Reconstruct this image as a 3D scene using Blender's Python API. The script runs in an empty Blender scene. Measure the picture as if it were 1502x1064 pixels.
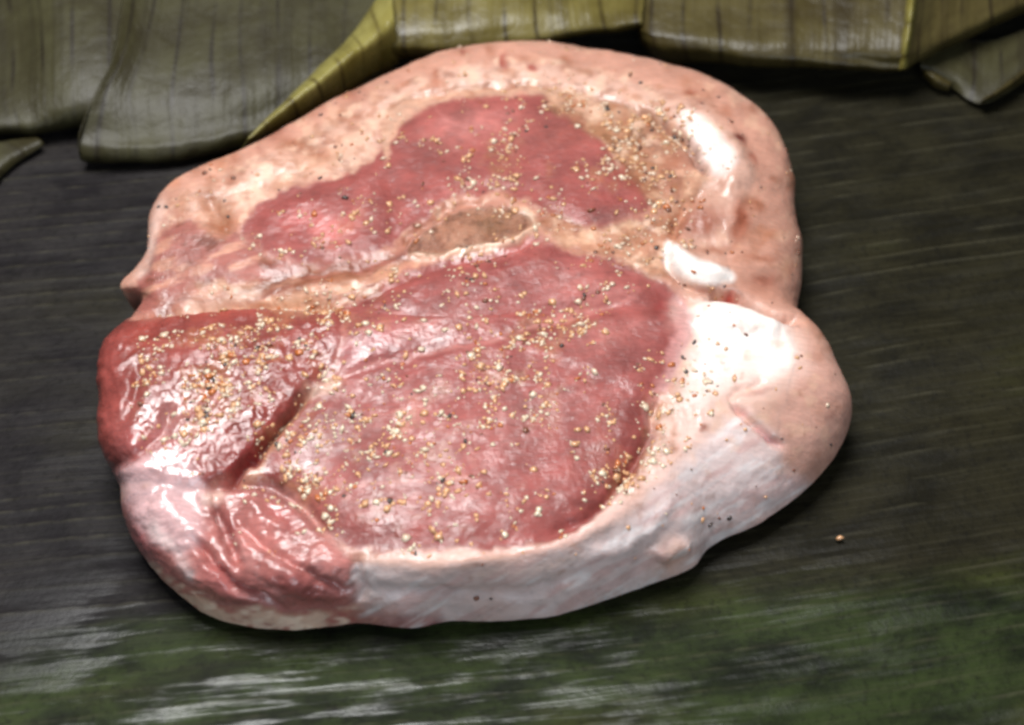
import bpy, math, random
import numpy as np
from mathutils import Vector

random.seed(7)
rng = np.random.default_rng(11)
scene = bpy.context.scene

# ------------------------------------------------------------------ camera
PITCH = math.radians(50.0)
DIST = 0.46
LENS = 54.0
TARGET = np.array([0.004, 0.004, 0.012])
FWD = np.array([0.0, math.cos(PITCH), -math.sin(PITCH)])
RIGHT = np.array([1.0, 0.0, 0.0])
UP = np.cross(RIGHT, FWD)
CAM = TARGET - FWD * DIST
cam_data = bpy.data.cameras.new("camera")
cam_data.lens = LENS
cam_data.sensor_width = 36.0
cam_data.clip_start = 0.01
cam_data.clip_end = 50.0
cam_data.dof.use_dof = True
cam_data.dof.focus_distance = DIST * 0.95
cam_data.dof.aperture_fstop = 9.0
scene.cycles.filter_width = 3.0
cam = bpy.data.objects.new("camera", cam_data)
scene.collection.objects.link(cam)
cam.location = CAM
cam.rotation_euler = (math.pi / 2 - PITCH, 0, 0)
scene.camera = cam

# ------------------------------------------------------------------ world + lamps
world = bpy.data.worlds.new("World")
scene.world = world
world.use_nodes = True
bg = world.node_tree.nodes["Background"]
bg.inputs[0].default_value = (0.82, 0.90, 1.0, 1)
bg.inputs[1].default_value = 0.105


def area_lamp(name, loc, aim, sx, sy, power, color):
    d = bpy.data.lights.new(name, 'AREA')
    d.shape = 'RECTANGLE'
    d.size, d.size_y = sx, sy
    d.energy = power
    d.color = color
    o = bpy.data.objects.new(name, d)
    scene.collection.objects.link(o)
    o.location = loc
    o.rotation_euler = (Vector(aim) - Vector(loc)).to_track_quat('-Z', 'Y').to_euler()
    return o


area_lamp("window_lamp", (-0.15, 0.20, 0.80), (0.0, 0.0, 0.0), 0.42, 0.42, 10.4, (1.0, 0.995, 0.985))
area_lamp("front_fill_lamp", (0.25, -0.95, 0.60), (0.0, 0.0, 0.0), 0.60, 0.50, 4.0, (0.80, 0.90, 1.0))  # unseen bluish fill added on the camera side to lighten the front flank

scene.view_settings.view_transform = 'Standard'
scene.view_settings.look = 'None'
scene.view_settings.exposure = 0.0
scene.view_settings.gamma = 1.0

# ------------------------------------------------------------------ helpers
SCALE = LENS / 36.0 * 1502.0


def P(px, py, z):
    """point of the place seen at a pixel of the photograph, at height z (metres)"""
    d = FWD * SCALE + RIGHT * (px - 751.0) + UP * (532.0 - py)
    t = (z - CAM[2]) / d[2]
    return CAM + d * t


def project(pts):
    q = pts - CAM
    f = q @ FWD
    return 751.0 + (q @ RIGHT) / f * SCALE, 532.0 - (q @ UP) / f * SCALE


def S(r, g, b, k=1.0):
    def f(c):
        c = c / 255.0
        return c / 12.92 if c <= 0.04045 else ((c + 0.055) / 1.055) ** 2.4
    return np.array([f(r), f(g), f(b)]) * k


def hash2(ix, iy, seed):
    n = (ix.astype(np.int64) * 374761393 + iy.astype(np.int64) * 668265263 + seed * 974634777) & 0xFFFFFFFF
    n = ((n ^ (n >> 13)) * 1274126177) & 0xFFFFFFFF
    n = n ^ (n >> 16)
    return (n & 0xFFFF) / 65535.0


def vnoise(x, y, seed=0):
    ix, iy = np.floor(x), np.floor(y)
    fx, fy = x - ix, y - iy
    fx = fx * fx * fx * (fx * (fx * 6 - 15) + 10)
    fy = fy * fy * fy * (fy * (fy * 6 - 15) + 10)
    a = hash2(ix, iy, seed); b = hash2(ix + 1, iy, seed)
    c = hash2(ix, iy + 1, seed); d = hash2(ix + 1, iy + 1, seed)
    return (a * (1 - fx) + b * fx) * (1 - fy) + (c * (1 - fx) + d * fx) * fy * 1.0


def fbm(x, y, seed=0, oct=4):
    s = 0; a = 0.5; t = 0
    for i in range(oct):
        s = s + a * vnoise(x * 2 ** i + 17.3 * i, y * 2 ** i - 9.1 * i, seed + i)
        t += a; a *= 0.5
    return s / t - 0.5          # about -0.5 .. 0.5


def spline(pts, n, closed=False):
    pts = np.array(pts, float)
    m = len(pts)
    segs = m if closed else m - 1
    t = np.linspace(0, segs, n, endpoint=not closed)
    i = np.minimum(t.astype(int), segs - 1)
    f = (t - i)[:, None]
    def g(k):
        return pts[k % m] if closed else pts[np.clip(k, 0, m - 1)]
    p0, p1, p2, p3 = g(i - 1), g(i), g(i + 1), g(i + 2)
    return 0.5 * (2 * p1 + (p2 - p0) * f + (2 * p0 - 5 * p1 + 4 * p2 - p3) * f ** 2 + (3 * p1 - p0 - 3 * p2 + p3) * f ** 3)


def smooth(a, b, x):
    t = np.clip((x - a) / (b - a), 0, 1)
    return t * t * (3 - 2 * t)


def seg_dist(u, v, pts, closed):
    best = np.full(u.shape, 1e9)
    along = np.zeros(u.shape)
    n = len(pts)
    m = n if closed else n - 1
    for k in range(m):
        ax, ay = pts[k]; bx, by = pts[(k + 1) % n]
        dx, dy = bx - ax, by - ay
        L = dx * dx + dy * dy + 1e-9
        t = np.clip(((u - ax) * dx + (v - ay) * dy) / L, 0, 1)
        d = (u - ax - t * dx) ** 2 + (v - ay - t * dy) ** 2
        better = d < best
        best = np.where(better, d, best)
        along = np.where(better, (k + t) / m, along)
    return np.sqrt(best), along


def poly_sd(u, v, poly, margin=80, n=None):
    """signed distance (negative inside) in plan units, 1e3 beyond the margin"""
    pts = spline(poly, n or len(poly) * 3, True)
    out = np.full(u.shape, 1e3)
    lo, hi = pts.min(0) - margin, pts.max(0) + margin
    idx = np.nonzero((u > lo[0]) & (u < hi[0]) & (v > lo[1]) & (v < hi[1]))[0]
    uu, vv = u[idx], v[idx]
    d, _ = seg_dist(uu, vv, pts, True)
    inside = np.zeros(uu.shape, bool)
    k2 = len(pts)
    for k in range(k2):
        ax, ay = pts[k]; bx, by = pts[(k + 1) % k2]
        if ay == by:
            continue
        cond = ((ay > vv) != (by > vv)) & (uu < (bx - ax) * (vv - ay) / (by - ay) + ax)
        inside ^= cond
    out[idx] = np.where(inside, -d, d)
    return out


def line_d(u, v, line, margin=70):
    pts = spline(line, len(line) * 4, False)
    out = np.full(u.shape, 1e3); al = np.zeros(u.shape)
    lo, hi = pts.min(0) - margin, pts.max(0) + margin
    idx = np.nonzero((u > lo[0]) & (u < hi[0]) & (v > lo[1]) & (v < hi[1]))[0]
    d, a = seg_dist(u[idx], v[idx], pts, False)
    out[idx] = d; al[idx] = a
    return out, al


# ---- tagging
def tag(o, label=None, cat=None, group=None, kind=None):
    if label: o["label"] = label
    if cat: o["category"] = cat
    if group: o["group"] = group
    if kind: o["kind"] = kind
    return o


def link(name, mesh, mats=(), parent=None):
    o = bpy.data.objects.new(name, mesh)
    for m in mats:
        if m.name not in [x.name for x in mesh.materials if x]:
            mesh.materials.append(m)
    scene.collection.objects.link(o)
    o.parent = parent
    return o


def empty(name, loc):
    o = bpy.data.objects.new(name, None)
    o.empty_display_size = 0.01
    scene.collection.objects.link(o)
    o.location = loc
    return o


def quad_mesh(name, V, F, normals=None, colors=None, uv=None, extra=None):
    me = bpy.data.meshes.new(name)
    V = np.asarray(V, np.float32); F = np.asarray(F, np.int32)
    k = F.shape[1]
    me.vertices.add(len(V)); me.vertices.foreach_set("co", V.ravel())
    me.loops.add(F.size); me.loops.foreach_set("vertex_index", F.ravel())
    me.polygons.add(len(F))
    me.polygons.foreach_set("loop_start", np.arange(0, F.size, k, dtype=np.int32))
    me.polygons.foreach_set("loop_total", np.full(len(F), k, np.int32))
    me.polygons.foreach_set("use_smooth", np.ones(len(F), bool))
    me.update(calc_edges=True)
    if colors is not None:
        a = me.color_attributes.new("albedo", 'FLOAT_COLOR', 'POINT')
        c = np.ones((len(V), 4), np.float32); c[:, :3] = colors
        a.data.foreach_set("color", c.ravel())
    for nm, arr in (extra or {}).items():
        a = me.attributes.new(nm, 'FLOAT', 'POINT')
        a.data.foreach_set("value", np.asarray(arr, np.float32))
    if uv is not None:
        l = me.uv_layers.new(name="UVMap")
        l.data.foreach_set("uv", np.asarray(uv, np.float32)[F.ravel()].ravel())
    if normals is not None:
        me.normals_split_custom_set_from_vertices(np.asarray(normals, np.float64).tolist())
    return me


def grid_faces(n, m, wrap=False):
    """n rows x m columns; wrap joins last row to first"""
    i = np.arange(n if wrap else n - 1)[:, None]; j = np.arange(m - 1)[None, :]
    a = i * m + j; b = ((i + 1) % n) * m + j
    return np.stack([a, b, b + 1, a + 1], -1).reshape(-1, 4)


# ------------------------------------------------------------------ node helper
class NT:
    def __init__(self, name):
        self.m = bpy.data.materials.new(name)
        self.m.use_nodes = True
        self.t = self.m.node_tree
        self.b = self.t.nodes["Principled BSDF"]

    def n(self, typ, **kw):
        nd = self.t.nodes.new(typ)
        for k, v in kw.items():
            if k.startswith("i_"):
                key = k[2:]
                nd.inputs[int(key) if key.isdigit() else key].default_value = v
            else:
                setattr(nd, k, v)
        return nd

    def l(self, a, b):
        self.t.links.new(a, b)

    def math(self, op, a, b=None, clamp=False):
        nd = self.n("ShaderNodeMath", operation=op); nd.use_clamp = clamp
        for i, x in enumerate((a, b)):
            if x is None: continue
            if isinstance(x, (int, float)): nd.inputs[i].default_value = x
            else: self.l(x, nd.inputs[i])
        return nd.outputs[0]

    def mix(self, f, a, b, blend='MIX'):
        nd = self.n("ShaderNodeMix", data_type='RGBA', blend_type=blend)
        for i, x in ((0, f), (6, a), (7, b)):
            if isinstance(x, (int, float)): nd.inputs[i].default_value = x
            elif isinstance(x, (tuple, list, np.ndarray)): nd.inputs[i].default_value = (*[float(q) for q in x][:3], 1)
            else: self.l(x, nd.inputs[i])
        return nd.outputs[2]

    def ramp(self, x, p0, p1, v0=0.0, v1=1.0):
        nd = self.n("ShaderNodeMapRange", interpolation_type='SMOOTHSTEP')
        self.l(x, nd.inputs[0])
        for i, q in enumerate((p0, p1, v0, v1)): nd.inputs[i + 1].default_value = q
        return nd.outputs[0]

    def noise(self, vec, scale, detail=3.0, rough=0.55, dist=0.0):
        nd = self.n("ShaderNodeTexNoise")
        nd.inputs["Scale"].default_value = scale; nd.inputs["Detail"].default_value = detail
        nd.inputs["Roughness"].default_value = rough; nd.inputs["Distortion"].default_value = dist
        if vec is not None: self.l(vec, nd.inputs["Vector"])
        return nd.outputs["Fac"]

    def mapping(self, vec, scale, rot=(0, 0, 0)):
        nd = self.n("ShaderNodeMapping")
        nd.inputs["Scale"].default_value = scale; nd.inputs["Rotation"].default_value = rot
        self.l(vec, nd.inputs["Vector"])
        return nd.outputs[0]

    def bump(self, h, strength, dist, prev=None):
        nd = self.n("ShaderNodeBump")
        nd.inputs["Strength"].default_value = strength; nd.inputs["Distance"].default_value = dist
        self.l(h, nd.inputs["Height"])
        if prev is not None: self.l(prev, nd.inputs["Normal"])
        return nd.outputs[0]


# ------------------------------------------------------------------ materials
def mat_meat(name, rough, fibre, grain_scale, bump_amt, mottle, coat, sss=0.3):
    m = NT(name)
    m.b.subsurface_method = 'BURLEY'
    m.b.inputs['Subsurface Weight'].default_value = sss
    m.b.inputs['Subsurface Radius'].default_value = (1.0, 0.45, 0.3)
    m.b.inputs['Subsurface Scale'].default_value = 0.0022
    col = m.n("ShaderNodeAttribute", attribute_name="albedo").outputs["Color"]
    wet = m.n("ShaderNodeAttribute", attribute_name="wet").outputs["Fac"]
    co = m.n("ShaderNodeTexCoord").outputs["Object"]
    # muscle fibre: noise stretched along the fibre direction
    fv = m.mapping(co, (1.0, 4.5, 1.0), (0, 0, math.radians(-28)))
    nf = m.noise(fv, fibre, 4.0, 0.6, 0.6)
    nm = m.noise(co, 95.0, 4.0, 0.6)
    ng = m.noise(co, grain_scale, 2.0, 0.6)
    k = m.math('ADD', m.math('MULTIPLY', m.ramp(nf, 0.3, 0.7), mottle), m.math('MULTIPLY', m.ramp(nm, 0.3, 0.7), mottle * 1.2))
    k = m.math('ADD', k, 1.0 - mottle * 1.1)
    vm = m.n("ShaderNodeVectorMath", operation='SCALE')
    m.l(col, vm.inputs[0]); m.l(k, vm.inputs["Scale"])
    m.l(vm.outputs[0], m.b.inputs["Base Color"])
    r = m.math('SUBTRACT', rough + 0.10, m.math('MULTIPLY', wet, 0.36))
    r = m.math('ADD', r, m.math('MULTIPLY', m.ramp(nm, 0.3, 0.7), 0.14), True)
    m.l(r, m.b.inputs["Roughness"])
    m.l(m.math('ADD', m.math('MULTIPLY', wet, 0.25), 0.32), m.b.inputs["Specular IOR Level"])
    m.l(m.math('MULTIPLY', wet, coat), m.b.inputs["Coat Weight"])
    m.b.inputs["Coat Roughness"].default_value = 0.09
    b1 = m.bump(nf, bump_amt, 0.0012)
    b2 = m.bump(ng, min(1.0, bump_amt * 1.3), 0.0014, b1)
    b3 = m.bump(nm, bump_amt * 0.8, 0.0025, b2)
    m.l(b3, m.b.inputs["Normal"])
    m.l(b3, m.b.inputs["Coat Normal"])
    return m.m


M_MUSCLE = mat_meat("raw_muscle", 0.40, 300.0, 420.0, 0.16, 0.26, 1.0)
M_FAT = mat_meat("raw_fat", 0.44, 160.0, 420.0, 0.14, 0.14, 0.7, 0.38)
M_RIND = mat_meat("pork_rind", 0.46, 220.0, 900.0, 0.12, 0.16, 0.4, 0.38)
M_BONE = mat_meat("cut_bone", 0.50, 420.0, 1400.0, 0.50, 0.30, 0.4)


def mat_grain(name, col, rough, trans=0.0):
    m = NT(name)
    co = m.n("ShaderNodeTexCoord").outputs["Object"]
    nz = m.noise(co, 1.6, 2.0)
    c = m.mix(m.ramp(nz, 0.3, 0.7), col * 0.8, np.minimum(col * 1.3, .9))
    m.l(c, m.b.inputs["Base Color"])
    m.b.inputs["Roughness"].default_value = rough
    m.b.inputs["Coat Weight"].default_value = 1.0
    m.b.inputs["Coat Roughness"].default_value = 0.08
    return m.m


G_TAN = mat_grain("tan_spice", S(218, 164, 118), 0.35)
G_CREAM = mat_grain("cream_spice", S(240, 204, 176), 0.3)
G_ORANGE = mat_grain("orange_spice", S(196, 112, 56), 0.35)
G_BLACK = mat_grain("black_pepper", S(58, 44, 38), 0.5)
G_BROWN = mat_grain("brown_spice", S(120, 68, 42), 0.45)


def mat_leaf_base():
    m = NT("dark_banana_leaf")
    uv = m.n("ShaderNodeTexCoord").outputs["UV"]      # u along the veins, v across, metres
    co = m.n("ShaderNodeTexCoord").outputs["Object"]
    green = m.n("ShaderNodeAttribute", attribute_name="green").outputs["Fac"]
    vein = m.n("ShaderNodeAttribute", attribute_name="vein").outputs["Fac"]
    so = m.n("ShaderNodeSeparateXYZ"); m.l(co, so.inputs[0])
    su = m.n("ShaderNodeSeparateXYZ"); m.l(uv, su.inputs[0])
    big = m.noise(m.mapping(uv, (9, 16, 1)), 1.0, 4.0, 0.6, 0.3)
    mid = m.noise(m.mapping(uv, (38, 75, 1)), 1.0, 5.0, 0.65, 0.4)
    iso = m.noise(co, 420.0, 4.0, 0.65)
    band = m.noise(m.mapping(uv, (6, 120, 1)), 1.0, 3.0, 0.55, 0.05)
    # fine parallel veins about 2 mm apart
    jn = m.noise(m.mapping(uv, (12, 90, 1)), 1.0, 2.0, 0.5)
    fr = m.math('FRACT', m.math('ADD', m.math('MULTIPLY', su.outputs[1], 420.0), m.math('MULTIPLY', jn, 1.4)))
    tri = m.math('ABSOLUTE', m.math('SUBTRACT', fr, 0.5))
    fine = m.ramp(tri, 0.0, 0.16, 1.0, 0.0)
    fine = m.math('MULTIPLY', fine, m.ramp(mid, 0.35, 0.65, 0.0, 1.0))
    side = m.ramp(m.math('ADD', so.outputs[0], m.math('MULTIPLY', m.math('SUBTRACT', big, 0.5), 0.25)), -0.08, 0.10)
    dark = m.mix(m.ramp(mid, 0.3, 0.7), S(25, 22, 24), S(41, 38, 38))
    warm = m.mix(m.ramp(mid, 0.3, 0.7), S(23, 21, 13), S(39, 36, 23))
    dark = m.mix(side, dark, warm)
    dark = m.mix(m.ramp(big, 0.48, 0.72, 0, 0.6), dark, S(44, 41, 25))
    grn = m.mix(m.ramp(mid, 0.3, 0.72), S(20, 24, 14), S(50, 60, 30))
    grn = m.mix(m.ramp(big, 0.45, 0.7, 0, 0.6), grn, S(66, 66, 28))
    g = m.math('ADD', green, m.math('ADD', m.math('MULTIPLY', m.math('SUBTRACT', band, 0.5), 0.7), m.math('MULTIPLY', m.math('SUBTRACT', big, 0.5), 1.3)))
    c = m.mix(m.ramp(g, 0.25, 0.8), dark, grn)
    c = m.mix(m.math('MULTIPLY', fine, 0.13), c, S(78, 74, 60))
    c = m.mix(m.math('MULTIPLY', vein, 0.32), c, S(88, 84, 66))
    c = m.mix(m.ramp(iso, 0.48, 0.72, 0, 0.5), c, S(15, 14, 11))
    m.l(c, m.b.inputs["Base Color"])
    # waxy film, broken along the veins, mostly on the near left
    film = m.noise(m.mapping(uv, (20, 260, 1)), 1.0, 5.0, 0.6, 0.2)
    patch = m.noise(m.mapping(uv, (22, 40, 1)), 1.0, 4.0, 0.6, 0.4)
    f = m.math('ADD', m.math('MULTIPLY', film, 0.55), m.math('MULTIPLY', patch, 0.45))
    wet = m.math('MULTIPLY', m.ramp(f, 0.49, 0.57), m.math('MULTIPLY', m.ramp(green, -0.1, 0.5, 0.16, 1.0), m.math('MULTIPLY', m.ramp(so.outputs[0], -0.01, 0.12, 1.0, 0.4), m.ramp(so.outputs[0], -0.15, -0.07, 0.3, 1.0))))
    m.l(m.math('ADD', m.math('MULTIPLY', wet, -0.22), 0.56), m.b.inputs["Roughness"])
    m.l(m.math('ADD', m.math('MULTIPLY', wet, 0.42), 0.08), m.b.inputs["Specular IOR Level"])
    hgt = m.math('ADD', m.math('MULTIPLY', fine, 0.5), m.math('MULTIPLY', tri, 0.6))
    b1 = m.bump(hgt, 0.35, 0.0004)
    b2 = m.bump(mid, 0.25, 0.0025, b1)
    b3 = m.bump(iso, 0.25, 0.0008, b2)
    m.l(b3, m.b.inputs["Normal"])
    return m.m


def mat_leaf_fold(name, c_dark, c_mid, c_light, rough=0.42):
    """folded leaf: cross veins run along v, brown stripes between u bands"""
    m = NT(name)
    uv = m.n("ShaderNodeTexCoord").outputs["UV"]
    st = m.noise(m.mapping(uv, (95, 3.5, 1)), 1.0, 3.0, 0.55, 0.25)
    fine = m.noise(m.mapping(uv, (620, 9, 1)), 1.0, 3.0, 0.6)
    bl = m.noise(m.mapping(uv, (42, 42, 1)), 1.0, 5.0, 0.6)
    sp = m.noise(m.mapping(uv, (260, 200, 1)), 1.0, 3.0, 0.6)
    c = m.mix(m.ramp(bl, 0.3, 0.72), c_mid, c_light)
    sx = m.n("ShaderNodeSeparateXYZ"); m.l(uv, sx.inputs[0])
    jn = m.noise(m.mapping(uv, (40, 8, 1)), 1.0, 2.0, 0.5)
    fr = m.math('FRACT', m.math('ADD', m.math('MULTIPLY', sx.outputs[0], 82.0), m.math('MULTIPLY', jn, 0.9)))
    ln = m.ramp(m.math('ABSOLUTE', m.math('SUBTRACT', fr, 0.5)), 0.0, 0.11, 1.0, 0.0)
    ln = m.math('MULTIPLY', ln, m.ramp(m.noise(m.mapping(uv, (70, 30, 1)), 1.0, 3.0), 0.38, 0.6, 0.1, 0.9))
    c = m.mix(m.ramp(st, 0.50, 0.70, 0, 0.45), c, c_dark)
    c = m.mix(ln, c, c_dark)
    c = m.mix(m.ramp(fine, 0.5, 0.75, 0, 0.3), c, c_dark)
    c = m.mix(m.ramp(sp, 0.60, 0.75, 0, 0.4), c, c_dark)
    m.l(c, m.b.inputs["Base Color"])
    r = m.math('ADD', m.math('MULTIPLY', bl, 0.25), rough - 0.12)
    m.l(r, m.b.inputs["Roughness"])
    m.b.inputs["Specular IOR Level"].default_value = 0.22 if rough > .5 else .35
    b1 = m.bump(st, 0.35, 0.0012); b2 = m.bump(fine, 0.5, 0.0005, b1); b3 = m.bump(bl, 0.5, 0.003, b2); b3 = m.bump(sp, 0.3, 0.0008, b3)
    m.l(b3, m.b.inputs["Normal"])
    return m.m


M_LEAF = mat_leaf_base()
M_FOLD_DARK = mat_leaf_fold("dull_olive_leaf", S(28, 21, 11), S(47, 42, 22), S(64, 61, 36), 0.48)
M_FOLD_OLIVE = mat_leaf_fold("olive_leaf", S(34, 25, 11), S(60, 51, 24), S(82, 73, 38), .38)
M_FOLD_MOTTLED = mat_leaf_fold("mottled_yellow_olive_leaf", S(46, 36, 14), S(82, 72, 30), S(114, 104, 54), .34)
M_FOLD_YEL = mat_leaf_fold("yellow_green_leaf", S(76, 64, 26), S(118, 108, 48), S(146, 138, 78), 0.28)

# ------------------------------------------------------------------ base banana leaf
def build_base_leaf():
    nx, ny = 170, 700
    xs = np.linspace(-0.34, 0.36, nx); ys = np.linspace(-0.24, 0.36, ny)
    Y, X = np.meshgrid(ys, xs, indexing='ij')
    x, y = X.ravel(), Y.ravel()
    w = y - 0.10 * x - 0.42 * np.maximum(x, 0) ** 2 + 0.10 * x * x + 0.0010 * fbm(x * 9, y * 14, 5, 3)
    z = 0.0032 * fbm(x * 7, y * 10, 3, 3) + 0.0016 * fbm(x * 16, w * 40, 8, 3)
    # lateral vein ridges at uneven spacing
    ph = w * 165 + 2.2 * fbm(w * 30, x * 1.5, 21, 3)
    ridge = np.abs(np.mod(ph, 1.0) - 0.5) * 2
    vein = smooth(0.82, 1.0, ridge) * np.clip(1.6 * vnoise(np.floor(ph), x * 7, 31) - .3, 0, 1)
    z += 0.0006 * vein
    # pleats where the front of the leaf buckles
    fr = smooth(-0.06, -0.12, y)
    z += fr * (0.0035 * fbm(x * 8 + 3, w * 26, 41, 3)) + 0.0012 * fbm(x * 34, y * 30, 43, 3)
    # keep the leaf flat and low below the steak
    rr = np.sqrt((x / 0.115) ** 2 + ((y - 0.005) / 0.105) ** 2)
    k = smooth(0.85, 1.15, rr)
    z = z * (0.25 + 0.75 * k) - 0.0012 * (1 - k)
    green = 1.2 * smooth(-0.048, -0.096, y - 0.06 * x) * (0.85 + 0.5 * fbm(x * 6, y * 8, 77, 3)) * smooth(-0.2, -0.08, x)
    green += 0.14 * smooth(0.08, 0.16, x) * smooth(-0.09, 0.05, y)
    uv = np.stack([x, w], 1)
    V = np.stack([x, y, z], 1)
    me = quad_mesh("banana_leaf", V, grid_faces(ny, nx), uv=uv, extra={"green": np.clip(green, 0, 1), "vein": vein})
    # faces wind so that normals point up
    me.flip_normals()
    o = link("banana_leaf", me, [M_LEAF])
    so = o.modifiers.new("thickness", 'SOLIDIFY'); so.thickness = 0.0006; so.offset = -1
    tag(o, "broad dark banana leaf spread flat beneath the pork steak", "banana leaf")


build_base_leaf()


# ------------------------------------------------------------------ folded leaves behind
def sheet(name, rows, mat, parent=None, nu=60, nv=40, thick=0.0004, wob=0.0011, seed=0, sharp=None):
    """rows of (px, py, z) -> smooth sheet with real positions; uv in metres"""
    W = np.array([[P(*p) for p in r] for r in rows])         # nr, nc, 3
    A = np.stack([spline(r, nu) for r in W])                  # nr, nu, 3
    B = np.stack([spline(A[:, j], nv) for j in range(nu)], 1)  # nv, nu, 3
    du = np.zeros((nv, nu)); du[:, 1:] = np.cumsum(np.linalg.norm(np.diff(B, axis=1), axis=2), 1)
    dv = np.zeros((nv, nu)); dv[1:] = np.cumsum(np.linalg.norm(np.diff(B, axis=0), axis=2), 0)
    um = np.broadcast_to(du.mean(0)[None], du.shape) + seed * 0.37
    V = B.reshape(-1, 3).copy()
    wv = fbm(um.ravel() * 60, dv.ravel() * 22, 90 + seed, 3)
    V[:, 2] += wob * 2 * wv
    V[:, 1] += wob * 1.5 * fbm(um.ravel() * 90, dv.ravel() * 40, 95 + seed, 3)
    F = grid_faces(nv, nu)
    me = quad_mesh(name, V, F, uv=np.stack([um.ravel(), dv.ravel()], 1))
    o = link(name, me, [mat], None)
    if parent is not None:
        o.parent = parent
        o.location = -Vector(parent.location)
    so = o.modifiers.new("thickness", 'SOLIDIFY'); so.thickness = thick; so.offset = 0
    return o


cm = 0.01
# far-left parcel
pa = empty("leaf_parcel", P(40, 190, 0.002))
tag(pa, "dull olive folded leaf in the far left corner, half hidden", "leaf parcel", "folded banana leaves along the back")
sheet("leaf_panel", [
    [(-120, 205, .2*cm), (-40, 202, .2*cm), (30, 198, .2*cm), (90, 190, .2*cm), (190, 180, .2*cm)],
    [(-120, 195, .9*cm), (-40, 190, .9*cm), (30, 186, .9*cm), (90, 178, .9*cm), (190, 168, .9*cm)],
    [(-120, 160, 1.3*cm), (-40, 150, 1.1*cm), (22, 140, 1.2*cm), (90, 140, 1.5*cm), (190, 130, 1.4*cm)],
    [(-120, 60, 1.6*cm), (-40, 60, 1.2*cm), (24, 60, 1.4*cm), (90, 50, 2.0*cm), (190, 40, 1.8*cm)],
    [(-120, -90, 1.8*cm), (-40, -90, 1.4*cm), (0, -90, 1.6*cm), (90, -100, 2.2*cm), (190, -100, 2.0*cm)],
], M_FOLD_DARK, pa, seed=1)
sheet("leaf_edge", [
    [(-60, 330, .2*cm), (-20, 280, .25*cm), (20, 240, .3*cm), (64, 212, .35*cm)],
    [(-66, 318, .5*cm), (-28, 268, .55*cm), (12, 228, .55*cm), (60, 206, .45*cm)],
    [(-90, 290, .4*cm), (-50, 240, .5*cm), (-12, 212, .5*cm), (50, 200, .4*cm)],
], M_FOLD_DARK, pa, seed=9, nu=30, nv=16)

# left parcel
pb = empty("leaf_parcel", P(220, 238, 0.002))
tag(pb, "broad dull olive leaf parcel with rounded front edge, behind steak's left end", "leaf parcel", "folded banana leaves along the back")
sheet("leaf_panel", [
    [(128, 236, .1*cm), (200, 240, .1*cm), (280, 232, .1*cm), (360, 218, .1*cm), (450, 190, .1*cm), (560, 150, .1*cm)],
    [(118, 232, .55*cm), (200, 238, .5*cm), (280, 228, .5*cm), (360, 210, .5*cm), (450, 182, .5*cm), (560, 144, .5*cm)],
    [(116, 216, .95*cm), (200, 219, .9*cm), (280, 210, .9*cm), (360, 194, .9*cm), (450, 166, .9*cm), (560, 128, .9*cm)],
    [(117, 192, 1.25*cm), (200, 198, 1.05*cm), (280, 190, 1.05*cm), (360, 174, 1.05*cm), (450, 146, 1.05*cm), (560, 106, 1.05*cm)],
    [(140, 135, 2.0*cm), (190, 140, 1.7*cm), (280, 135, 1.55*cm), (360, 130, 1.5*cm), (450, 100, 1.5*cm), (560, 60, 1.4*cm)],
    [(172, 60, 2.5*cm), (215, 60, 2.0*cm), (280, 60, 1.8*cm), (360, 60, 1.7*cm), (450, 40, 1.6*cm), (570, 0, 1.5*cm)],
    [(190, -110, 2.7*cm), (240, -110, 2.3*cm), (300, -110, 2.0*cm), (370, -110, 1.9*cm), (460, -110, 1.8*cm), (590, -110, 1.6*cm)],
], M_FOLD_DARK, pb, nu=110, nv=70, seed=2)
sheet("side_flap", [
    [(128, 236, .1*cm), (150, 215, .1*cm), (190, 170, .1*cm), (240, 80, .1*cm)],
    [(117, 226, .8*cm), (122, 205, .8*cm), (150, 150, .8*cm), (190, 70, .8*cm)],
    [(116, 196, 1.33*cm), (140, 135, 1.98*cm), (172, 60, 2.48*cm), (190, -110, 2.68*cm)],
], M_FOLD_DARK, pb, nu=40, nv=24, seed=3)

# folded yellow-green leaf across the back
pc = empty("folded_leaf", P(640, 80, 0.003))
tag(pc, "yellow-green folded banana leaf with creased panels running behind the steak", "folded leaf", "folded banana leaves along the back")
sheet("fold_strip", [
    [(350, 222, .5*cm), (420, 190, .6*cm), (490, 153, .6*cm), (545, 118, .6*cm), (585, 90, .6*cm)],
    [(362, 207, 1.7*cm), (425, 176, 1.6*cm), (490, 138, 1.5*cm), (543, 103, 1.4*cm), (583, 78, 1.3*cm)],
    [(364, 204, 1.85*cm), (418, 158, 2.3*cm), (482, 108, 2.6*cm), (540, 62, 2.8*cm), (578, 26, 2.9*cm)],
    [(365, 203, 1.75*cm), (410, 155, 2.0*cm), (468, 100, 2.1*cm), (528, 36, 2.2*cm), (572, -30, 2.3*cm)],
    [(366, 204, 1.5*cm), (408, 160, 1.6*cm), (466, 105, 1.6*cm), (530, 40, 1.6*cm), (576, -30, 1.6*cm)],
], M_FOLD_YEL, pc, nu=60, nv=40, seed=4)
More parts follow.
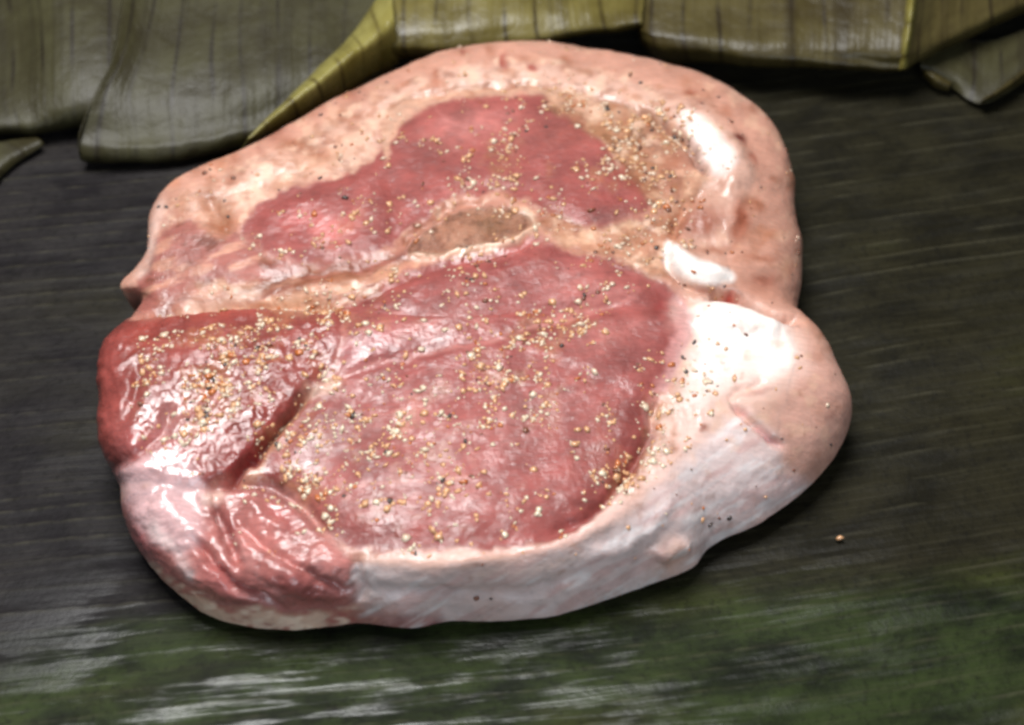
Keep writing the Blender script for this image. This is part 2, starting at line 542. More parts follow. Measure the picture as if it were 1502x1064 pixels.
sheet("fold_panel", [
    [(590, 88, .8*cm), (680, 84, .9*cm), (770, 70, 1.0*cm), (860, 54, 1.1*cm), (950, 38, 1.2*cm)],
    [(574, 78, 1.5*cm), (680, 78, 1.6*cm), (770, 65, 1.7*cm), (860, 49, 1.8*cm), (944, 34, 1.9*cm)],
    [(573, 62, 2.0*cm), (675, 58, 2.1*cm), (765, 46, 2.1*cm), (855, 34, 2.1*cm), (942, 22, 2.1*cm)],
    [(574, 15, 2.4*cm), (670, 12, 2.5*cm), (765, 2, 2.5*cm), (850, -10, 2.4*cm), (946, -8, 2.1*cm)],
    [(580, -120, 2.8*cm), (680, -120, 2.9*cm), (765, -120, 2.9*cm), (850, -120, 2.8*cm), (955, -120, 2.4*cm)],
], M_FOLD_MOTTLED, pc, nu=90, nv=50, seed=5)
sheet("fold_panel", [
    [(940, 62, .6*cm), (975, 90, .7*cm), (1080, 97, .9*cm), (1200, 102, 1.0*cm), (1322, 104, 1.1*cm)],
    [(938, 55, 1.0*cm), (968, 80, 1.2*cm), (1080, 92, 1.3*cm), (1200, 98, 1.4*cm), (1325, 101, 1.45*cm)],
    [(936, 42, 1.3*cm), (962, 58, 1.8*cm), (1080, 72, 1.85*cm), (1200, 84, 1.75*cm), (1326, 95, 1.65*cm)],
    [(935, 20, 1.4*cm), (958, 24, 2.0*cm), (1080, 30, 2.1*cm), (1200, 40, 2.15*cm), (1330, 50, 2.4*cm)],
    [(940, -120, 1.8*cm), (970, -120, 2.3*cm), (1080, -120, 2.6*cm), (1200, -120, 2.9*cm), (1345, -120, 3.4*cm)],
], M_FOLD_OLIVE, pc, nu=90, nv=50, seed=6)
sheet("fold_panel", [
    [(1324, 103, 1.1*cm), (1380, 75, 1.1*cm), (1450, 42, 1.1*cm), (1560, -5, 1.1*cm)],
    [(1326, 94, 1.7*cm), (1380, 62, 1.8*cm), (1450, 28, 1.8*cm), (1560, -20, 1.8*cm)],
    [(1331, 48, 2.42*cm), (1380, 20, 2.0*cm), (1450, -10, 1.9*cm), (1560, -60, 1.9*cm)],
    [(1345, -120, 3.42*cm), (1390, -120, 2.5*cm), (1460, -120, 2.2*cm), (1560, -130, 2.0*cm)],
], M_FOLD_OLIVE, pc, nu=60, nv=40, seed=7)
sheet("crease_ridge", [
    [(1318, 103, 1.45*cm), (1321, 70, 2.1*cm), (1326, 40, 2.5*cm), (1330, 0, 2.95*cm), (1340, -120, 3.5*cm)],
    [(1326, 101, 1.6*cm), (1329, 70, 2.35*cm), (1334, 40, 2.75*cm), (1338, 0, 3.2*cm), (1347, -120, 3.7*cm)],
    [(1334, 98, 1.35*cm), (1337, 66, 2.0*cm), (1341, 36, 2.4*cm), (1345, -4, 2.85*cm), (1354, -122, 3.4*cm)],
], M_FOLD_YEL, pc, nu=60, nv=14, seed=8, wob=0.0003)

# curled tip at the right
pd = empty("leaf_tip", P(1450, 155, 0.002))
tag(pd, "dark curled leaf tip with pale edge at the upper right corner", "leaf tip", "folded banana leaves along the back")
sheet("leaf_panel", [
    [(1352, 108, .3*cm), (1395, 130, .3*cm), (1445, 152, .4*cm), (1510, 112, .5*cm), (1580, 60, .6*cm)],
    [(1350, 96, .9*cm), (1398, 108, .7*cm), (1450, 122, .6*cm), (1510, 88, .9*cm), (1580, 40, 1.0*cm)],
    [(1350, 60, 1.0*cm), (1400, 60, .8*cm), (1450, 60, .7*cm), (1510, 40, .8*cm), (1580, 10, 1.0*cm)],
], M_FOLD_DARK, pd, nu=50, nv=24, seed=10)
sheet("leaf_edge", [
    [(1438, 156, .3*cm), (1470, 142, .35*cm), (1510, 116, .4*cm), (1580, 70, .5*cm)],
    [(1440, 150, .75*cm), (1472, 132, .85*cm), (1510, 102, .9*cm), (1580, 52, 1.0*cm)],
    [(1444, 146, .6*cm), (1474, 126, .7*cm), (1512, 96, .7*cm), (1580, 46, .9*cm)],
], M_FOLD_OLIVE, pd, nu=40, nv=14, seed=11)
sheet("leaf_edge", [
    [(1352, 112, .4*cm), (1372, 128, .4*cm), (1392, 134, .4*cm)],
    [(1356, 104, .8*cm), (1376, 116, .8*cm), (1394, 126, .6*cm)],
    [(1362, 100, .5*cm), (1382, 108, .5*cm), (1398, 122, .4*cm)],
], M_FOLD_OLIVE, pd, nu=24, nv=12, seed=12)

# ------------------------------------------------------------------ the steak
# (crest px, py, z_mm) where the cut face turns over, (bulge px, py, z_mm), roundness k
RIM = [
    ((222, 408), 24, (178, 418), 18, .3),
    ((226, 372), 26, (210, 372), 20, .6),
    ((238, 330), 27, (218, 325), 20, .7),
    ((262, 296), 28, (240, 284), 21, .7),
    ((320, 264), 29, (275, 260), 21, .8),
    ((385, 236), 30, (350, 229), 22, .8),
    ((440, 208), 31, (425, 190), 22, .8),
    ((505, 172), 32, (500, 150), 22, .8),
    ((575, 138), 32, (575, 112), 22, .8),
    ((650, 112), 33, (645, 86), 22, .8),
    ((730, 98), 33, (725, 72), 22, .8),
    ((800, 98), 33, (805, 71), 22, .8),
    ((870, 112), 33, (885, 82), 21, .8),
    ((940, 134), 34, (960, 99), 21, .9),
    ((1000, 162), 34, (1028, 124), 20, 1.),
    ((1050, 192), 34, (1090, 158), 19, 1.),
    ((1082, 228), 34, (1135, 200), 17, 1.),
    ((1090, 270), 33, (1160, 258), 15, 1.),
    ((1080, 315), 32, (1165, 310), 14, .9),
    ((1072, 358), 31, (1174, 362), 13, .9),
    ((1075, 400), 30, (1175, 412), 13, .8),
    ((1096, 444), 27, (1168, 456), 13, .6),
    ((1140, 470), 29, (1180, 474), 16, .8),
    ((1162, 492), 29, (1208, 508), 15, .9),
    ((1165, 520), 29, (1234, 562), 13, .9),
    ((1140, 552), 29, (1247, 606), 11, .9),
    ((1098, 578), 29, (1228, 660), 9, .8),
    ((1060, 606), 29, (1185, 716), 7, .7),
    ((1030, 635), 28, (1122, 765), 6, .6),
    ((1002, 668), 28, (1048, 798), 5, .6),
    ((970, 702), 28, (1015, 832), 4, .6),
    ((930, 735), 28, (955, 858), 4, .6),
    ((885, 768), 28, (880, 886), 4, .6),
    ((830, 796), 28, (810, 905), 4, .6),
    ((760, 814), 28, (735, 913), 4, .6),
    ((680, 824), 28, (665, 914), 4, .6),
    ((600, 826), 27, (600, 922), 4, .6),
    ((535, 822), 26, (540, 916), 4, .6),
    ((480, 826), 25, (485, 921), 4, .6),
    ((425, 838), 24, (425, 926), 4, .7),
    ((365, 836), 23, (355, 918), 5, .8),
    ((312, 815), 23, (298, 900), 6, .9),
    ((272, 786), 24, (256, 866), 8, .9),
    ((245, 755), 25, (216, 818), 10, .9),
    ((225, 722), 27, (186, 768), 12, .9),
    ((206, 680), 29, (174, 706), 14, .9),
    ((194, 630), 30, (156, 648), 16, .9),
    ((186, 575), 31, (152, 588), 18, .9),
    ((184, 530), 31, (150, 542), 19, .9),
    ((200, 500), 30, (166, 503), 20, .9),
    ((216, 478), 28, (192, 468), 18, .7),
    ((232, 452), 24, (206, 446), 15, .6),
    ((230, 428), 24, (192, 430), 17, .4),
]
NTH, NIN, NSD, NBT = 960, 230, 64, 14
mm = 0.001
T_ctl = np.array([P(a[0][0], a[0][1], a[1] * mm) for a in RIM])
S_ctl = np.array([P(a[2][0], a[2][1], a[3] * mm) for a in RIM])
K_ctl = np.array([[a[4], 0, 0] for a in RIM])


def resample_closed(ctls, n):
    """same parameter for every control track, even arc length of the first"""
    dense = [spline(c, 6000, True) for c in ctls]
    d = np.linalg.norm(np.roll(dense[0], -1, 0) - dense[0], axis=1) + np.linalg.norm(np.roll(dense[1], -1, 0) - dense[1], axis=1)
    cum = np.concatenate([[0], np.cumsum(d)])
    t = np.interp(np.linspace(0, cum[-1], n, endpoint=False), cum, np.arange(6001))
    i = t.astype(int) % 6000
    return [c[i] for c in dense]


T, B, K = resample_closed([T_ctl, S_ctl, K_ctl], NTH)
K = K[:, 0]
C0 = P(660, 470, 0.031)
# uneven outline
ang = np.arange(NTH) / NTH * 2 * np.pi
jit = 0.0009 * fbm(np.cos(ang) * 9 + 20, np.sin(ang) * 9 + 20, 3, 4)
outd = B - C0; outd[:, 2] = 0; outd /= np.linalg.norm(outd, axis=1)[:, None]
B = B + outd * jit[:, None]

rows = []
ri = np.linspace(0.0, 1.0, NIN) ** 0.85
inn = C0[None, None] + (T - C0)[:, None, :] * ri[None, :, None]
corner = np.concatenate([B[:, :2], T[:, 2:3] * 0.96 + B[:, 2:3] * 0.04], 1)
mid = 0.5 * (T + B)
ctl = mid + (corner - mid) * K[:, None]
s = np.linspace(0, 1, NSD + 1)[1:]
side = ((1 - s) ** 2)[None, :, None] * T[:, None] + (2 * s * (1 - s))[None, :, None] * ctl[:, None] + (s ** 2)[None, :, None] * B[:, None]
bot = B - outd * 0.007; bot[:, 2] = 0.0006
bc = B * 0.6 + bot * 0.4; bc[:, 2] = 0.0012
s2 = np.linspace(0, 1, NBT + 1)[1:]
under = ((1 - s2) ** 2)[None, :, None] * B[:, None] + (2 * s2 * (1 - s2))[None, :, None] * bc[:, None] + (s2 ** 2)[None, :, None] * bot[:, None]
G = np.concatenate([inn, side, under], 1)               # NTH x NR x 3
NR = G.shape[1]
# relax the crease at the crest
for _ in range(26):
    H = G.copy()
    H[:, 1:-1] = 0.5 * G[:, 1:-1] + 0.25 * (G[:, :-2] + G[:, 2:])
    lo, hi = NIN - 60, NIN + 50
    wgt = np.zeros(NR); wgt[lo:hi] = 1
    G = G + (H - G) * wgt[None, :, None]


def grid_normals(G):
    dt = np.roll(G, -1, 0) - np.roll(G, 1, 0)
    dr = np.zeros_like(G)
    dr[:, 1:-1] = G[:, 2:] - G[:, :-2]; dr[:, 0] = G[:, 1] - G[:, 0]; dr[:, -1] = G[:, -1] - G[:, -2]
    n = np.cross(dt, dr)
    l = np.linalg.norm(n, axis=2, keepdims=True)
    n = np.where(l > 1e-14, n / np.maximum(l, 1e-14), np.array([0, 0, 1.0]))
    n[:, 0] = (0, 0, 1)
    return n


N0 = grid_normals(G)
if N0[:, NIN // 2, 2].mean() < 0:
    N0 = -N0
    FLIP = True
else:
    FLIP = False
flat = G.reshape(-1, 3)
u, v = project(flat)
# where the flank faces away from the survey direction take the plan position of the outline instead
view = CAM - flat
facing = (N0.reshape(-1, 3) * view).sum(1)
facing = facing.reshape(NTH, NR)
uu, vv = u.reshape(NTH, NR).copy(), v.reshape(NTH, NR).copy()
for j in range(NIN + 5, NR):
    away = facing[:, j] <= 0
    uu[:, j] = np.where(away, uu[:, j - 1], uu[:, j]); vv[:, j] = np.where(away, vv[:, j - 1], vv[:, j])
u, v = uu.ravel(), vv.ravel()
rid = np.tile(np.arange(NR), NTH)
on_top = (rid < NIN)
sidef = np.clip((rid - NIN) / NSD, 0, 1)                    # 0 crest .. 1 bulge
tix = np.repeat(np.arange(NTH), NR)

# warped plan coordinates for ragged tissue borders
wu = u + 20 * fbm(u / 60, v / 60, 101, 4) + 16 * fbm(u / 18, v / 18, 103, 3)
wv = v + 20 * fbm(u / 60 + 50, v / 60, 102, 4) + 16 * fbm(u / 18 + 50, v / 18, 104, 3)

POLY = {
 "eye": [(362,350),(388,302),(455,274),(522,246),(560,214),(580,180),(620,158),(680,143),(760,138),(815,150),(862,175),(900,210),(925,250),(960,280),(955,305),(920,326),(860,333),(815,318),(775,288),(715,280),(660,294),(608,322),(575,355),(520,382),(460,392),(400,380)],
 "upleft": [(214,385),(240,335),(290,322),(340,340),(400,378),(470,395),(545,382),(604,368),(566,400),(500,430),(420,440),(320,442),(240,458),(208,445)],
 "bone": [(598,366),(640,325),(690,303),(735,300),(775,315),(786,335),(745,352),(685,362),(632,376)],
 "big": [(490,460),(550,422),(635,384),(720,367),(792,352),(850,370),(920,392),(972,420),(1006,462),(1000,520),(975,570),(955,610),(945,655),(905,715),(870,752),(830,778),(760,796),(680,806),(600,804),(530,800),(485,780),(450,745),(410,715),(388,690),(420,640),(450,592),(475,560),(482,500)],
 "left": [(140,500),(180,470),(260,463),(330,458),(420,455),(500,458),(486,510),(470,560),(432,600),(392,650),(352,700),(322,720),(270,722),(215,708),(160,705),(140,660),(130,600),(130,548)],
 "lobe": [(180,745),(230,728),(290,735),(340,712),(400,712),(450,745),(488,785),(508,820),(526,870),(505,890),(430,893),(340,890),(290,872),(245,838),(195,800)],
}
SD = {k: poly_sd(wu, wv, p) for k, p in POLY.items()}
SDs = {k: poly_sd(u, v, p) for k, p in POLY.items()}

# ---------- relief (metres along the normal)
h = np.zeros(len(u))
def gauss(d, w):
    return np.exp(-(d / w) ** 2)

for k, a, wd in (("eye", 0.9, 26), ("big", 1.4, 40), ("left", 1.8, 20), ("lobe", 1.2, 24), ("upleft", 0.8, 22)):
    h += a * mm * smooth(2, -wd, SDs[k])
h += (-0.8 * mm + 0.7 * mm * fbm(u / 9, v / 7, 225, 3)) * smooth(3, -8, SD["bone"])
def groove(line, w, depth, taper=True, rag=1.0):
    d, al = line_d(u + (wu - u) * rag * .5, v + (wv - v) * rag * .5, line)
    t = np.minimum(1, 5 * np.minimum(al, 1 - al) + .25) if taper else 1
    return -depth * mm * gauss(d, w) * t

RELIEF = [
 ([(190,462),(260,459),(340,452),(420,448),(475,448)], 7, 2.6),       # step above the left muscle
 ([(452,572),(430,605),(400,640),(365,680),(335,712)], 6, 4.2),       # deep crease
 ([(300,722),(345,712),(400,716),(448,745),(480,785)], 8, 2.6),
 ([(318,742),(330,780),(352,832)], 7, 3.6),
 ([(285,792),(320,835),(360,866),(408,888)], 7, 3.4),
 ([(352,770),(400,815),(450,840),(515,868)], 6, 2.2),
 ([(252,600),(235,640),(200,668),(168,690)], 9, 2.2),
 ([(205,545),(200,580),(176,620)], 9, 1.5),
 ([(600,150),(706,127),(833,130),(926,157)], 5, 1.1),
 ([(926,157),(985,190),(1020,225),(1038,258)], 6, 3.4),               # foot of the fat roll
 ([(1030,285),(1000,315),(985,350)], 9, 2.0),
 ([(978,368),(985,395),(1020,425),(1060,432)], 6, 2.6),               # under the pale curl
 ([(1040,440),(1075,440),(1110,455),(1140,464),(1176,470)], 7, 6.2),  # notch
 ([(1074,588),(1100,615),(1125,640),(1148,662)], 5, 2.6),             # crease on the fat flank
 ([(965,590),(950,640),(915,700),(870,750),(800,786)], 7, 2.0),
 ([(580,365),(620,330),(670,303),(720,293)], 5, 1.2),
 ([(500,456),(560,425),(640,392),(720,375),(790,357)], 6, 0.9),
 ([(440,600),(490,562),(620,522),(790,482),(930,438)], 9, 0.7),
 ([(560,250),(585,300),(570,350)], 16, 0.8),
 ([(300,290),(325,320),(335,345)], 10, 1.4),
 ([(360,430),(420,405),(500,400),(575,380)], 12, 1.2),
 ([(520,810),(525,850),(530,890)], 8, 1.8),
 ([(540,868),(640,872),(760,868),(860,846)], 10, 1.0),
 ([(1120,562),(1085,570),(1065,585)], 6, 1.2),
]
for ln, w, dp in RELIEF:
    h += groove(ln, w, dp)
RIDGES = [
 ([(985,150),(1035,180),(1070,215),(1078,255),(1060,290)], 24, 3.2),
 ([(1000,300),(1040,318),(1090,330)], 22, 1.5),
 ([(992,352),(1002,375),(1030,396),(1070,402)], 16, 2.4),
 ([(1010,458),(1060,462),(1110,474),(1150,486)], 20, 2.6),
 ([(600,374),(640,372),(700,360),(760,352),(788,332)], 5, 1.2),
 ([(448,578),(475,572),(505,562)], 8, 1.2),
 ([(490,458),(486,500),(476,545)], 11, 1.3),
 ([(290,738),(312,734)], 9, 1.6),
 ([(262,300),(300,285),(360,262),(440,225)], 16, 1.0),
 ([(345,790),(390,830),(450,860)], 16, 1.8),
 ([(365,735),(385,770),(420,790)], 16, 1.8),
 ([(230,720),(262,760),(300,800)], 16, 1.6),
 ([(960,820),(985,805),(1010,800)], 13, 2.2),
 ([(190,470),(260,470),(340,464),(440,462)], 9, 1.4),
 ([(860,820),(930,795),(990,740)], 12, 0.9),
]
for ln, w, dp in RIDGES:
    h -= groove(ln, w, dp)
h += 1.5 * mm * fbm(u / 110, v / 90, 201, 3)
muscle_any = np.clip(sum(smooth(2, -6, SD[k]) for k in ("eye", "big", "left", "lobe", "upleft")), 0, 1)
# fibre ripples on the meat
fu = u * math.cos(.35) - v * math.sin(.35); fv = u * math.sin(.35) + v * math.cos(.35)
rough_m = 0.11 + 0.66 * np.clip(smooth(4, -20, SDs["left"]) + smooth(4, -20, SDs["lobe"]), 0, 1)
h += muscle_any * rough_m * (0.7 * mm * fbm(fu / 50, fv / 18, 211, 3) + 0.85 * mm * fbm(fu / 17, fv / 11, 213, 3) + 0.95 * mm * fbm(fu / 9, fv / 7, 219, 2) + 1.0 * mm * fbm(u / 55, v / 45, 217, 2))
h += (1 - muscle_any) * (0.55 * mm * fbm(u / 26, v / 22, 215, 3) + 0.18 * mm * fbm(u / 7, v / 7, 216, 2))
flap = gauss(np.hypot((u - 196) / 26, (v - 418) / 12), 1.0)
h += flap * 1.2 * mm
h *= np.where(rid >= NIN + NSD, np.clip(1 - (rid - NIN - NSD) / 6, 0, 1), 1)
h *= smooth(0, 6, rid) 
h[rid < 6] = h[rid == 6].mean() * 0 + 1.4 * mm
h = h.reshape(NTH, NR)
for _ in range(2):
    h = 0.5 * h + 0.125 * (np.roll(h, 1, 0) + np.roll(h, -1, 0)) + 0.25 * np.concatenate([h[:, 1:], h[:, -1:]], 1)
h[:, :7] = h[:, 7:8].mean() * np.linspace(1, 0, 7)[None] + h[:, 7:8] * np.linspace(0, 1, 7)[None]
D = G + N0 * h[:, :, None]
D[:, :, 2] = np.maximum(D[:, :, 2], 0.0006)
NRM = grid_normals(D) * (-1 if FLIP else 1)

# ---------- albedo
col = np.empty((len(u), 3)); col[:] = S(205, 161, 143)
wet = np.full(len(u), 0.35)
n1 = fbm(u / 40, v / 40, 301, 4); n2 = fbm(u / 15, v / 15, 303, 3); n3 = fbm(u / 90, v / 70, 305, 3)

def paint(mask, c, amt=1.0):
    global col
    k = np.clip(mask * amt, 0, 1)[:, None]
    col = col * (1 - k) + np.asarray(c) * k

def poly(p, c, feather=8, amt=1.0, rag=1.0, wetv=None):
    global wet
    sd = poly_sd(u + (wu - u) * rag, v + (wv - v) * rag, p, margin=feather + 40)
    k = smooth(feather, -feather, sd)
    paint(k, c, amt)
    if wetv is not None:
        wet = wet * (1 - k * amt) + wetv * k * amt

def blob(x, y, rx, ry, c, amt=1.0, rot=0.0, rag=1.0, pw=1.0, wetv=None):
    a = math.radians(rot); du = u + (wu - u) * rag - x; dv = v + (wv - v) * rag - y
    p = (du * math.cos(a) + dv * math.sin(a)) / rx; q = (-du * math.sin(a) + dv * math.cos(a)) / ry
    k = np.exp(-(p * p + q * q) ** pw)
    paint(k, c, amt)
    if wetv is not None:
        global wet
        wet = wet * (1 - k * amt) + wetv * k * amt

def stroke(line, w, c, amt=1.0, rag=0.5, wetv=None):
    d, al = line_d(u + (wu - u) * rag, v + (wv - v) * rag, line)
    k = np.exp(-(d / w) ** 2) * np.minimum(1, 6 * np.minimum(al, 1 - al) + .3)
    k = k * (0.75 + 0.9 * n2)
    paint(k, c, amt)

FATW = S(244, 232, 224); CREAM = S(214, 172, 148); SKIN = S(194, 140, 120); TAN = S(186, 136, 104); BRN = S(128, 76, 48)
MEAT = S(150, 74, 68); MEATD = S(116, 50, 44); MEATP = S(188, 124, 116)
# rind round the back and the right
poly([(150,430),(205,290),(262,250),(440,165),(600,85),(760,55),(960,85),(1110,155),(1185,260),(1200,470),(1165,470),(1060,420),(1075,330),(1100,260),(1060,190),(980,145),(860,105),(740,95),(600,125),(440,205),(330,258),(262,290),(228,360),(215,420)], SKIN, 14, .9, .6)
poly([(1172,465),(1240,560),(1262,600),(1200,720),(1110,720),(1125,640),(1150,560),(1180,510)], S(200,150,134), 16, .8, .6)
# bluish pale fat flank in front
poly([(520,830),(640,836),(760,822),(860,790),(950,728),(1020,655),(1080,600),(1130,640),(1150,690),(1190,720),(1080,800),(1000,850),(850,905),(700,925),(560,925),(520,880)], S(226,203,199), 18, .95, .6, .6)
poly([(480,905),(560,898),(640,906),(650,935),(540,940),(470,935)], S(128,62,62), 12, .8, .8)
# creamy top fat along the back
poly([(310,290),(430,235),(520,190),(590,150),(700,122),(800,122),(860,135),(800,145),(690,140),(620,160),(585,185),(560,240),(470,285),(400,298),(340,320)], S(212,170,148), 10, .8)
blob(470, 225, 60, 22, S(204,148,118), .6, -28)
blob(330, 320, 40, 24, S(206,156,126), .6, 20)
poly([(225,440),(215,370),(250,320),(330,320),(420,300),(560,250),(590,180),(700,140),(850,150),(960,200),(1020,260),(1000,340),(985,420),(1000,470),(900,560),(500,600),(450,470),(300,455)], S(180,120,102), 12, .9)
# tissue
for k, c in (("eye", MEAT), ("upleft", S(158,94,84)), ("big", S(150,76,71)), ("left", S(138,64,57)), ("lobe", S(184,116,109))):
    ff = 7 + 22 * np.clip(n1 + .15, 0, 1)
    paint(smooth(2.0, .4, SD[k] / ff), S(170,108,92), .65)
    paint(smooth(.9, -.3, SD[k] / ff), c)
    w_ = smooth(4, -6, SD[k]); wet = wet * (1 - w_) + {"eye": .10, "upleft": .30, "big": .18, "left": .40, "lobe": .62}[k] * w_
# tone within the muscles
for (x, y, rx, ry, c, a, r) in [
    (690,190,70,30,MEATP,.40,-10),(640,235,60,30,MEATD,.35,0),(790,255,70,40,MEATD,.35,0),(870,300,70,22,MEATD,.3,-10),
    (840,200,60,26,S(160,84,72),.5,0),(480,330,70,26,S(178,92,86),.5,-12),(430,330,26,20,S(176,78,76),.4,0),
    (560,330,50,20,MEATD,.35,-25),(460,400,70,16,BRN,.35,-8),
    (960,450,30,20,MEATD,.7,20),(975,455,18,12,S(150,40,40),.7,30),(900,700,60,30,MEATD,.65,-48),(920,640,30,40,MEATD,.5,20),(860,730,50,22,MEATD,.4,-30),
    (760,620,90,40,MEATP,.22,-20),(560,640,80,50,MEATP,.22,-10),(660,440,110,30,MEATD,.28,-12),(620,480,90,22,MEATP,.30,-14),(540,510,50,26,S(190,130,134),.40,-20),  # the mauve patch at the end is sheen painted into the colour
    (860,420,60,26,S(176,108,100),.55,12),(890,500,70,22,MEATP,.3,-25),(600,740,120,22,MEATP,.28,-4),(560,780,60,20,MEATD,.3,0),(700,770,70,22,MEATD,.35,-6),
    (470,640,40,26,MEATD,.25,-45),(660,690,60,20,S(176,100,96),.4,-8),
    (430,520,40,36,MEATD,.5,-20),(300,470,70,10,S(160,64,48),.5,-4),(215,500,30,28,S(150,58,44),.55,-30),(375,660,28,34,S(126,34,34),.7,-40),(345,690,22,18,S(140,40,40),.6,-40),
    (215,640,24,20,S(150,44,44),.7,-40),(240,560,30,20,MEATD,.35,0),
    (440,860,60,24,S(158,74,72),.6,14),(410,760,34,22,S(158,72,72),.5,40),(330,850,40,22,S(160,78,78),.5,38),(215,780,18,38,S(176,98,100),.8,-30),(340,780,10,36,S(130,44,46),.6,-18)]:
    blob(x, y, rx, ry, c, a, r, .8)
k = smooth(4, -6, np.minimum.reduce([SD[q] for q in ("eye", "big", "left", "lobe")]))
col *= 1 + (0.55 * n1 + 0.30 * n3 + 0.30 * fbm(fu / 60, fv / 9, 307, 3))[:, None] * k[:, None]
# marbling and seams
SEAM = S(218, 168, 148)
stroke([(486,456),(540,425),(580,400),(640,376),(700,362),(760,352),(788,334)], 6, S(222,160,130), .9)
stroke([(640,318),(680,298),(720,290),(765,300),(790,325)], 5, S(206,140,112), .7)
stroke([(788,334),(830,350),(900,365),(960,402),(1000,430)], 7, SEAM, .7)
stroke([(455,590),(475,568),(520,548),(620,522),(700,508),(790,482),(860,462),(930,436)], 5, S(206,142,134), .62)
stroke([(790,485),(830,462),(880,440),(940,425)], 8, S(196,126,118), .5)
stroke([(490,720),(560,712),(640,708),(715,695)], 3, S(206,140,130), .6)
stroke([(880,200),(900,225),(912,250)], 5, S(220,186,160), .7)
stroke([(640,160),(660,185),(690,190)], 3, S(196,120,112), .5)
stroke([(450,560),(440,600),(400,650),(372,700),(350,712)], 5, S(206,158,128), .5)
stroke([(282,742),(305,735),(330,728)], 10, S(236,206,190), .9)
stroke([(448,578),(475,574),(500,564)], 9, S(236,200,178), .9)
stroke([(210,470),(330,450),(420,448),(470,446)], 7, S(226,178,150), .75)
stroke([(420,716),(460,756),(490,798),(520,812)], 6, S(206,150,140), .6)
stroke([(345,790),(372,832),(405,862),(420,880)], 5, S(210,150,144), .55)
stroke([(405,835),(450,822),(512,862)], 5, S(206,140,136), .5)
stroke([(560,205),(585,180),(620,160)], 7, CREAM, .6)
# pale and tan connective tissue
tz = smooth(9, -9, poly_sd(wu, wv, [(790,140),(860,140),(935,162),(1004,206),(1034,248),(1024,285),(990,305),(950,300),(930,262),(900,222),(860,190)]))
paint(tz, S(164,118,90), .9)
tn = fbm(u / 16, v / 12, 361, 4)
paint(tz * smooth(.0, .22, tn), S(96,60,38), .8)
paint(tz * smooth(-.05, -.25, tn), S(206,164,134), .7)
paint(tz * smooth(-.02, .2, fbm(u / 34, v / 30, 367, 3)), S(142,70,56), .55)
poly([(582,152),(640,136),(706,128),(833,131),(926,158),(880,172),(820,150),(740,142),(650,150),(600,178),(575,215),(560,235),(555,200)], S(206,160,134), 6, .8)
stroke([(560,172),(600,148),(650,133),(706,126),(833,129),(926,156),(1000,200),(1034,242)], 3.5, S(140,88,64), .75, .6)
stroke([(545,160),(600,134),(660,118),(740,110),(830,114),(930,142),(985,168)], 11, S(222,182,164), .7, .8)

poly([(795,320),(870,335),(960,318),(1005,292),(1000,330),(985,362),(968,402),(900,378),(840,358)], S(186,130,100), 8, .85)
t2 = smooth(8, -8, poly_sd(wu, wv, [(795,320),(870,335),(960,318),(1005,292),(1000,330),(985,362),(968,402),(900,378),(840,358)]))
paint(t2 * smooth(.03, .22, fbm(u / 20, v / 12, 371, 3)), S(124,78,52), .7)
stk = fbm(fu / 70, fv / 10, 331, 3)
strip = smooth(10, -8, poly_sd(wu, wv, [(240,446),(310,430),(380,416),(450,408),(520,402),(590,384),(560,412),(505,442),(470,455),(400,450),(330,454),(240,462)]))
paint(strip * smooth(-.12, .18, stk), S(196,142,110), .8)
paint(strip * smooth(.08, -.2, stk), S(128,70,50), .75)
ul = smooth(8, -8, SD["upleft"])
paint(ul * smooth(.0, .22, fbm(fu / 50, fv / 14, 335, 4)), S(204,148,124), .75)
paint(ul * smooth(.05, .25, fbm(fu / 34, fv / 16, 337, 4)), S(116,60,42), .75)
poly([(250,300),(300,288),(330,310),(345,340),(320,345),(290,325)], S(206,156,130), 10, .7)

poly([(500,440),(470,462),(440,470),(400,462),(430,448)], S(190,140,110), 8, .6)
for (x, y, rx, ry, a, r) in [(950,265,34,26,.55,30),(985,230,26,30,.5,40),(920,200,40,10,.4,30),(965,330,22,18,.5,0),(940,350,24,10,.45,20),
                              (500,408,36,14,.6,-12),(420,420,40,10,.4,-10),(455,385,14,10,.75,0),(570,375,20,8,.6,-20),(330,300,14,22,.6,-30),(440,215,22,12,.5,-25),(470,220,22,10,.4,0),
                              (640,125,14,10,.5,0),(860,150,40,10,.3,12)]:
    blob(x, y, rx, ry, S(136,80,50), a, r, 1.3)
for (x, y, rx, ry, a) in [(330,425,40,10,.5),(420,440,40,7,.5),(520,425,26,7,.4),(850,345,40,7,.5),(920,330,30,8,.5),(960,385,22,10,.4)]:
    blob(x, y, rx, ry, S(228,184,150), a, -8, 1.3)
# bone
kb = smooth(3, -5, SD["bone"])
paint(kb, S(170, 116, 90)); paint(kb * smooth(-.1, .3, n2 + .5 * n1), S(184, 134, 108), .8); paint(kb * smooth(.05, .3, fbm(u / 12, v / 12, 351, 3)), S(112, 66, 46), .7)
blob(630, 355, 30, 12, S(132,80,66), .5, -25); blob(720, 325, 22, 14, S(150,104,70), .6)
wet = wet * (1 - kb) + .6 * kb
stroke([(600,374),(640,373),(700,362),(755,352),(786,334),(780,316),(760,303)], 5.5, S(236,196,168), 1.0, .3)
stroke([(940,162),(985,190),(1018,222),(1036,254)], 5, S(80,44,32), .9, .5)  # dark crevice below the fat roll, its shade painted into the colour
